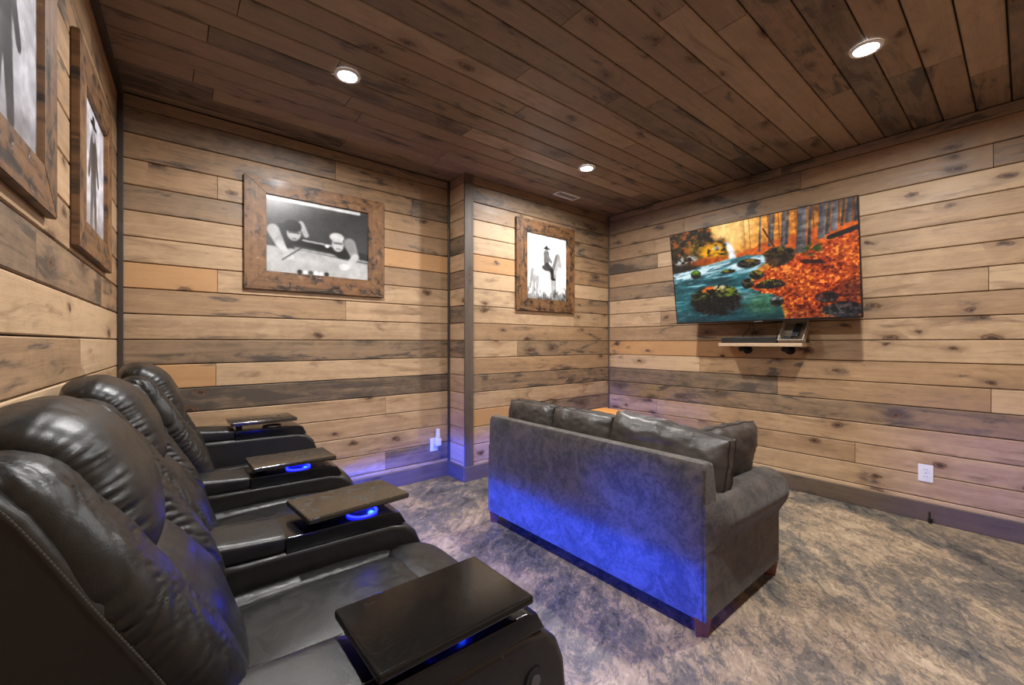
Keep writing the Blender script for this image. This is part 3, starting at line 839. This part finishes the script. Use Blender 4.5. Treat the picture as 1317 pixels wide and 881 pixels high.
for (ya, yb), lab in (((1.46, 1.40), 'thin black cable hanging behind the soundbar, leaning outward'), ((1.37, 1.385), 'thin black cable hanging straight behind the soundbar')):
    pts = [(3.60, ya + (yb - ya) * k / 8 + .012 * math.sin(k * .8), 1.11 + .14 * k / 8) for k in range(9)]
    tag(MB().tube(pts, .003, 6).build('cable', 'black_plastic'), lab, 'cable')

# ------------------------------------------------------------------ outlets
def outlet(loc, rotz, label):
    t = empty('power_outlet', loc, (0, 0, rotz), label=label, cat='outlet')
    MB().box((0, -.003, 0), (.068, .006, .106), .002, 2).build('cover_plate', 'white_plastic', t)
    for sz in (-.021, .021):
        s_ = MB().cyl((0, -.0055, sz), (0, -.0085, sz), .017, n=20).build('socket', 'white_plastic', t)
        for sx in (-.006, .006): MB().box((sx, -.0086, sz + .002), (.002, .001, .008)).build('slot', 'black_plastic', s_)
    MB().cyl((0, -.0055, 0), (0, -.007, 0), .003, n=10).build('screw', 'metal_gray', t)
    return t
outlet((XR, .394, .293), R(-90), 'white wall outlet on the television wall above the baseboard')
outlet((1.667, YB, .272), 0, 'white wall outlet with a plug-in device beside the wall corner')
pd = empty('plug_in_freshener', (1.687, YB - .010, .265), label='white plug-in air freshener in the outlet by the corner', cat='air freshener')
MB().box((0, -.022, .03), (.05, .04, .065), .01, 3).build('body', 'white_plastic', pd, smooth=40)
MB().cyl((0, -.022, .062), (0, -.022, .135), .019, .016, n=18, bev=.004).build('cartridge', 'white_plastic', pd, smooth=40)
tag(MB().cyl((0, 0, .012), (0, -.035, .012), .008, n=12).tube([(0, -.035, .012), (0, -.042, .03), (0, -.036, .055), (0, -.04, .075)], .005, 8).box((0, -.004, .014), (.022, .006, .03), .002, 1)
    .build('cable_stub', 'black_plastic', None, (XR - .018, .372, 0), (0, 0, R(-90)), smooth=40), 'short black cable stub sticking out of the baseboard', 'cable')

# ------------------------------------------------------------------ recliners
def nz(x, y=0, z=0): return noise.noise(Vector((x, y, z)))
def wr_wing(seed, amp, sl=-1.0):
    def f(t, cy, cn, p):
        q_ = t * 20 + sl * cy * 5.0 * (.8 + .6 * nz(t * 3, seed)) + .9 * nz(t * 9, cy * 2, seed)
        w_ = nz(seed + q_, cy * .9 + t * 2, seed)
        r_ = (1 - min(1, abs(w_) * 3.4)) ** 2
        w2 = nz(seed + t * 25 + 2.5 * nz(t * 7, cy * 2, seed) + sl * cy * 7, cy * 2 + seed, 1.3)
        r2 = (1 - min(1, abs(w2) * 4.0)) ** 2
        broad = nz(t * 4 + seed, cy * 1.5, 5.0)
        return amp * (-.95 * r_ * max(.15, .75 + 1.1 * nz(t * 6 + seed, cy * 1.6, 2.0)) - .34 * r2 * (.5 + nz(t * 5, cy * 2, seed + 3)) + .9 * broad + .25 * nz(q_ * .5, cy, 8.0))
    return f
def wr_soft(seed, amp, edge=1.0):
    def f(t, cy, cn, p):
        e = max(abs(cy) ** 6, abs(2 * t - 1) ** 6) * edge
        g_ = nz(seed + t * 34 * (abs(2 * t - 1) < .8) + cy * 22 * (abs(2 * t - 1) >= .8), cy * 2.0, seed)
        return amp * (.9 * nz(t * 3 + seed, cy * 1.7, seed) + e * 1.3 * g_)
    return f

ROWX = 0.0
def build_arm(root, y, z=0.0, zs=1.0, light_block=False, near_side=False, tray_loc=(.41, 0.0), tray_rot=0.0, cup=(.445, -.036), lit=1.0, added_glow=0.0, yaw=0.0, tray_mat='tray_dusty'):
    """arm part with pad, console plate, cup holder and swivel tray as sub-parts"""
    prof = [(-.20, .115), (.60, .105)]
    for k in range(9):
        a = R(-80 + k * 20)
    prof = [(.03, .115), (.585, .11), (.635, .125), (.668, .165), (.685, .24), (.69, .33), (.682, .40), (.66, .452), (.622, .485), (.57, .498), (.40, .502), (.15, .506), (.03, .513)]
    body = MB().extr(prof, -.092, .092, .018, 3).build('arm', 'leather_side', root, (0, y, z), smooth=50)
    body.scale = (1, 1, zs)
    pad = MB().sweep([(.0, .538), (.05, .536), (.12, .532), (.262, .525)], [.034, .034, .03, .028], [.088, .088, .088, .088], nu=44, nv=40, m=5, q=14, wr=wr_soft(3, .0015, .5)).build('arm_pad', 'leather', body, smooth=60)
    # stitched seam on both top edges
    st = MB()
    for sy in (-1, 1):
        for k in range(46):
            x = .02 + k * .0052; zt = .5705 - (x + .05) * .045
            st.box((x, sy * .0705, zt - .0005), (.0036, .0016, .0014))
    st.build('stitching', 'thread', body)['kind'] = 'stuff'
    con = MB().extr([(.255, .495), (.255, .540), (.262, .545), (.57, .540), (.60, .530), (.622, .492)], -.089, .089, .006, 2).build('console_plate', 'black_gloss', body, smooth=40)
    # cup holder: dark well, lit ring
    mb = MB(); n = 36; cx, cz = cup[0], .5415
    mb.tube([(cx + 0.046 * math.cos(2 * math.pi * k / n), cup[1] + 0.046 * math.sin(2 * math.pi * k / n), cz + .004) for k in range(n)], .0036, 8, True)
    mb.build('cup_ring', 'led_blue' if lit else 'metal_gray', body, smooth=60)
    mb = MB()
    for ra, za, rb, zb in ((.042, cz + .003, .039, cz + .002), (.039, cz + .002, .0, cz + .002)):
        A = [mb.bm.verts.new((cx + ra * math.cos(2 * math.pi * k / n), cup[1] + ra * math.sin(2 * math.pi * k / n), za)) for k in range(n)]
        if rb == 0: mb.bm.faces.new(A); continue
        B = [mb.bm.verts.new((cx + rb * math.cos(2 * math.pi * k / n), cup[1] + rb * math.sin(2 * math.pi * k / n), zb)) for k in range(n)]
        for k in range(n): mb.bm.faces.new((A[k], A[(k + 1) % n], B[(k + 1) % n], B[k]))
    mb.build('cup_well', 'black_plastic', body, smooth=40)
    if added_glow:
        bl_ = bpy.data.lights.new('added_glow_beam', 'AREA'); bl_.shape = 'RECTANGLE'; bl_.size = .05 * S; bl_.size_y = .008 * S
        bl_.energy = ADDED_GLOW_WATTS * added_glow; bl_.color = (.004, .06, 1.0); bl_.spread = R(34)
        link('added_glow_beam', bl_, body, (.575, cup[1], .5545), (R(80), 0, R(-90 + yaw)))  # extra aimed lamp, added to throw a blue glow on the sofa back
    if lit:
        pl_ = bpy.data.lights.new('cup_light', 'POINT'); pl_.energy = CUP_WATTS * lit; pl_.color = (.01, .05, 1.0); pl_.shadow_soft_size = .01
        link('cup_light', pl_, body, (cx + .03, cup[1], cz + .011))
    tr = MB().box((0, 0, 0), (.328, .212, .018), .0055, 3)
    tr.cyl((-.11, .03, -.034), (-.11, .03, -.008), .016, n=18).box((-.09, .02, -.0135), (.12, .09, .009), .002, 1)
    tl = tr.build('tray_table', tray_mat, body, (tray_loc[0], tray_loc[1], .578), (0, R(.6), tray_rot), smooth=40)
    if light_block:
        MB().box((.30, .075, .10), (.56, .016, .055), .003, 1).build('side_light_block', 'leather_side', body)  # added board, keeps LED strip light off the planks above the baseboard
    if near_side:
        pl = MB().cyl((.585, -.0905, .40), (.585, -.096, .40), .028, n=28, bev=.003).build('control_plate', 'black_plastic', body, smooth=40)
        MB().cyl((.585, -.0955, .40), (.585, -.0985, .40), .014, n=20, bev=.002).build('button', 'metal_gray', body, smooth=40)
        MB().tube([(.50 + .13 * math.sin(k / 12 * 1.5), -.0905, .49 - .32 * k / 12) for k in range(13)], .0016, 6).build('side_seam', 'thread', body)
    return body

def build_recliner():
    t = empty('recliner', (0, 0, 0))
    # recessed plinth + seat box
    MB().box((.0, 0, .06), (.62, .58, .12), .004, 1).build('plinth', 'black_plastic', t)
    MB().box((.317, 0, .054), (.008, .66, .022)).build('led_strip', 'led_strip', t)
    MB().box((.24, 0, .225), (.86, .49, .23), .02, 2).build('seat_box', 'leather_side', t, smooth=50)
    # seat: centre cushion, side bolsters, front foot pad
    MB().sweep([(.05, .39), (.20, .398), (.38, .405), (.545, .405)], [.05, .052, .052, .05], [.176] * 4, nu=56, nv=60, m=4.5, q=9, wr=wr_soft(8, .005, .7)).build('seat_cushion', 'leather', t, smooth=70)
    MB().sweep([(.525, .398), (.60, .400), (.672, .375), (.705, .30), (.712, .20), (.705, .135)], [.05, .05, .048, .045, .04, .035], [.23] * 4, nu=56, nv=70, m=4.5, q=9, wr=wr_soft(12, .004, .7)).build('foot_rest', 'leather', t, smooth=70)
    for sy in (-1, 1):
        MB().sweep([(.02, .40), (.2, .402), (.40, .402), (.555, .395)], [.045] * 4, [.034, .034, .034, .03], yc=sy * .206, nu=32, nv=60, m=2.6, q=9, wr=wr_wing(20 + sy, .0022)).build('seat_bolster', 'leather', t, smooth=70)
    # back shell with flat side panels
    prof = [(.085, .40), (.015, .60), (-.068, .765), (-.130, .89), (-.16, .928), (-.195, .938), (-.225, .905), (-.238, .80), (-.228, .30), (-.20, .15), (-.02, .15)]
    MB().extr(prof, -.325, .325, .016, 3).build('back_shell', 'leather_side', t, smooth=45)
    # side wings of the back
    front = [(.118, .455), (.098, .553), (.0, .728), (-.072, .857), (-.124, .930), (-.17, .945), (-.205, .92)]
    sp = [(.060, .42), (.045, .535), (-.045, .700), (-.112, .83), (-.150, .905), (-.185, .925), (-.205, .90)]
    for sy in (-1, 1):
        MB().sweep(sp, [.058, .062, .066, .066, .060, .048, .03], [.072, .076, .080, .080, .078, .072, .06], yc=sy * .243, nu=72, nv=150, m=2.9, q=7, wr=wr_wing(31 + 7 * sy, .0055, float(sy))).build('back_wing', 'leather', t, smooth=80)
    # head and lumbar pillows
    MB().sweep([(-.058, .705), (-.075, .78), (-.105, .86), (-.145, .93), (-.195, .955), (-.225, .93)], [.052, .068, .074, .07, .058, .03], [.168, .176, .178, .176, .17, .16], nu=84, nv=90, m=2.7, q=5, wr=wr_soft(41, .006, 1.0)).build('head_pillow', 'leather', t, smooth=80)
    MB().sweep([(.075, .395), (.062, .47), (.028, .56), (-.018, .65), (-.058, .725)], [.058, .066, .07, .064, .05], [.16, .17, .172, .17, .165], nu=84, nv=90, m=2.7, q=6, wr=wr_soft(47, .005, .9)).build('lumbar_pillow', 'leather', t, smooth=80)
    # stitched seam where the wing meets the side panel
    st = MB(); seam = resample([(.075, .46), (.022, .60), (-.063, .765), (-.115, .865), (-.143, .912), (-.165, .932)], 90)
    for sy in (-1, 1):
        for k in range(0, 89):
            a, b = seam[k], seam[k + 1]; ang = math.atan2(b[1] - a[1], b[0] - a[0])
            st.box(((a[0] + b[0]) / 2 - .012, sy * .3262, (a[1] + b[1]) / 2 - .004), (.0042, .0016, .0018), rot=Matrix.Rotation(-ang, 3, 'Y'))
    st.build('stitching', 'thread', t)['kind'] = 'stuff'
    return t

recA = build_recliner()
recA.location = Vector((ROWX, 1.078, 0)) * S
def copy_tree(o, parent=None):
    c = o.copy(); COL.objects.link(c); c.parent = parent
    for ch in list(o.children): copy_tree(ch, c)
    return c
recB = copy_tree(recA); recB.location = Vector((ROWX, 1.755, 0)) * S
recC = copy_tree(recA); recC.location = Vector((ROWX + .02, 2.445, .0)) * S
TILT = R(3.2); PV = Vector((.06, 0, .40)) * S
for ch in recC.children:
    if ch.name.split('.')[0] in ('back_shell', 'back_wing', 'head_pillow', 'lumbar_pillow', 'stitching'):
        rm = Matrix.Rotation(TILT, 3, 'Y'); ch.rotation_euler = (0, TILT, 0); ch.location = PV - rm @ PV + Vector((.02, 0, 0)) * S
for t, lab in ((recA, 'black leather power recliner with two tray arms, under the first left-wall print'),
               (recB, 'middle black leather recliner of the row of three'),
               (recC, 'black leather recliner at the row end beneath the billiards picture')):
    tag(t, lab, 'recliner', 'black leather home theatre recliners')
build_arm(recA, .737 - 1.078, near_side=True, tray_loc=(.41, 0.0), tray_rot=R(1), cup=(.43, -.015), lit=1.3, added_glow=1.0, yaw=17, tray_mat='tray')
build_arm(recA, 1.416 - 1.078, tray_loc=(.465, .012), tray_rot=R(5), cup=(.49, -.036), added_glow=.6, yaw=-14)
build_arm(recB, 2.09 - 1.755, tray_loc=(.425, .0), tray_rot=R(1))
build_arm(recC, 2.83 - 2.445, zs=1.125, light_block=True, tray_loc=(.40, .0), tray_rot=R(2), lit=0)

# ------------------------------------------------------------------ sofa
SX, SY0, SY1 = 1.525, .745, 2.105
sofa = empty('sofa', (SX, (SY0 + SY1) / 2, 0), label='dark grey suede sofa with rolled arms lit blue along its back', cat='sofa')
SL = SY1 - SY0; hy = SL / 2
# back panel (slightly leaning), frame base, arms
mb = MB().extr([(0, .066), (0, .30), (.003, .55), (.006, .622), (.018, .645), (.048, .652), (.078, .640), (.12, .45), (.14, .066)], -hy + .006, hy - .006, .012, 3)
mb.build('back', 'suede', sofa, smooth=45)
MB().box((.42, 0, .165), (.60, SL - .02, .20), .01, 2).build('base', 'suede', sofa, smooth=45)
for s_ in (-1, 1):
    # side panel with rolled top, profile in YZ extruded along X
    pr = [(-.0, .066), (-.0, .30)]
    c, rr = ((.055, .400) if s_ < 0 else (.088, .400)), .095
    for k in range(15):
        a = R(205 - k * 17.5); pr.append((c[0] + rr * math.cos(a), c[1] + rr * math.sin(a)))
    pr += [(.14, .30), (.14, .066)]
    b = bmesh.new()
    x0, x1 = .004, .735
    NX = 10; rings = []
    for q_ in range(NX + 1):
        f_ = q_ / NX; x = x0 + (x1 - x0) * f_
        lift = .022 * (1 - f_) ** 2
        ring = []
        for (yy, zz) in pr:
            k_ = 1.0
            zz2 = zz + (lift if zz > .28 else 0)
            if yy < 0: yy = yy * min(1, f_ * 5) + .003 * (1 - f_)
            ring.append(b.verts.new((x + (.012 if zz > .30 and q_ == NX else 0), s_ * (hy - yy), zz2)))
        rings.append(ring)
    n = len(pr)
    for q_ in range(NX):
        for k in range(n): b.faces.new((rings[q_][k], rings[q_][(k + 1) % n], rings[q_ + 1][(k + 1) % n], rings[q_ + 1][k]))
    f0 = b.faces.new(rings[0][::-1]); f1 = b.faces.new(rings[-1])
    bmesh.ops.recalc_face_normals(b, faces=b.faces[:])
    bmesh.ops.bevel(b, geom=list(f1.edges), offset=.014, segments=3, affect='EDGES')
    m2 = MB(); m2.bm.free(); m2.bm = b
    arm = m2.build('arm', 'suede', sofa, smooth=40)
    MB().tube([(.742, s_ * (hy - c[0] - .082 * math.cos(a)), .400 + .082 * math.sin(a)) for a in [2 * math.pi * k / 28 for k in range(28)]], .004, 6, True).build('piping', 'suede', arm, smooth=60)
for px_, py_ in ((.03, -hy + .035), (.03, hy - .035), (.69, -hy + .035), (.69, hy - .035)):
    mb = MB().cyl((px_, py_, 0), (px_, py_, .07), .030, .042, n=4)
    o = mb.build('leg', 'leg_wood', sofa)
MB().box((.13, 0, .039), (.02, SL - .13, .066), .003, 1).build('under_light_block', 'black_plastic', sofa)  # added to block LED strip light from passing under the sofa
for k in range(3):
    y = -hy + .15 + (SL - .30) * (k + .5) / 3; wd = (SL - .30) / 6 - .004
    MB().sweep([(.15, .335), (.4, .345), (.72, .335)], [.07, .075, .07], [wd] * 3, yc=y, nu=40, nv=30, m=4, q=8).build('seat_cushion', 'cushion_leather', sofa, smooth=70)

def cushion(name, label, cat, loc, rot, W, Hh, T, parent=None, edge=.30, seed=1, group=None, mat='cushion_leather'):
    """box-edged pillow: local X width, Z height, Y thickness; piping as a part"""
    mb = MB(); n = 44
    grid = {}
    def pos(a, b, side):
        e = max(abs(a), abs(b)); f_ = (1 - abs(a) ** 4) * (1 - abs(b) ** 4)
        pin = 1 - .06 * (1 - abs(a * b) ** 2) * 0
        th = T * (edge + (1 - edge) * max(f_, 0) ** .45)
        x = a * W / 2 * (1 - .035 * (1 - abs(b)) * 0 - .03 * b * b); z = b * Hh / 2 * (1 - .03 * a * a)
        wv_ = .008 * nz(a * 3 + seed, b * 3, side) + .006 * nz(a * 9 + seed, b * 9, side + 4) * (abs(a) > .5 or abs(b) > .5)
        return Vector((x + .006 * nz(b * 4, seed, side), side * (th / 2 + wv_ * f_ ** .3), z + .006 * nz(a * 4, seed, 2)))
    for side in (-1, 1):
        for i_ in range(n + 1):
            for j in range(n + 1): grid[side, i_, j] = mb.bm.verts.new(pos(math.sin((i_ / n - .5) * math.pi), math.sin((j / n - .5) * math.pi), side))
        for i_ in range(n):
            for j in range(n): mb.bm.faces.new((grid[side, i_, j], grid[side, i_ + 1, j], grid[side, i_ + 1, j + 1], grid[side, i_, j + 1]))
    loop = [(i_, 0) for i_ in range(n)] + [(n, j) for j in range(n)] + [(i_, n) for i_ in range(n, 0, -1)] + [(0, j) for j in range(n, 0, -1)]
    L_ = len(loop)
    pip = {sd: [grid[sd, *loop[k]].co.copy() for k in range(L_)] for sd in (-1, 1)}
    for k in range(L_):
        a, b = loop[k], loop[(k + 1) % L_]
        mb.bm.faces.new((grid[-1, *a], grid[-1, *b], grid[1, *b], grid[1, *a]))
    o = mb.build(name, mat, parent, loc, rot, smooth=70)
    if label: tag(o, label, cat, group)
    for sd in ((-1, 1) if edge > .1 else (1,)):
        ps = []
        for v in pip[sd]:
            if not ps or (v - ps[-1]).length > .006: ps.append(v)
        MB().tube(ps, .0038, 6, True).build('piping', 'leather_side', o, smooth=60)
    return o
gp = 'back cushions along the sofa'
def cpos(x, y, z): return (x, y, z)
cushion('back_cushion', 'grey leather sofa back cushion at the end towards the plank corner', 'cushion', (1.735, 1.905, .575), (0, R(0), R(-90)), .40, .32, .17, seed=1, group=gp)
cushion('back_cushion', 'grey leather sofa back cushion in the middle of the three', 'cushion', (1.735, 1.50, .57), (0, R(0), R(-90)), .41, .325, .18, seed=5, group=gp)
cushion('back_cushion', 'grey leather sofa back cushion slumped over the rolled arm', 'cushion', (1.745, 1.035, .575), (R(-6), R(6), R(-88)), .55, .32, .21, seed=9, group=gp)
cushion('throw_pillow', 'dark grey leather throw pillow propped inside the rolled sofa arm', 'pillow', (2.02, .915, .565), (R(-12), R(1), R(172)), .46, .30, .15, seed=13, edge=.03)

# ------------------------------------------------------------------ side table in the corner
st = empty('side_table', (2.875, 2.30, 0), label='small orange wooden side table in the corner behind the sofa', cat='table')
MB().box((0, 0, .49), (.45, .32, .022), .004, 2).build('table_top', 'orange_wood', st, color=(.6, .4, .31))
for sx in (-.19, .19):
    for sy in (-.13, .13):
        MB().cyl((sx, sy, 0), (sx, sy, .479), .016, .02, n=4).build('leg', 'orange_wood', st, color=(.5, .4, .6))
for sy in (-.13, .13):
    MB().box((0, sy, .455), (.36, .016, .045), .002, 1).build('apron', 'orange_wood', st, color=(.5, .4, .2))
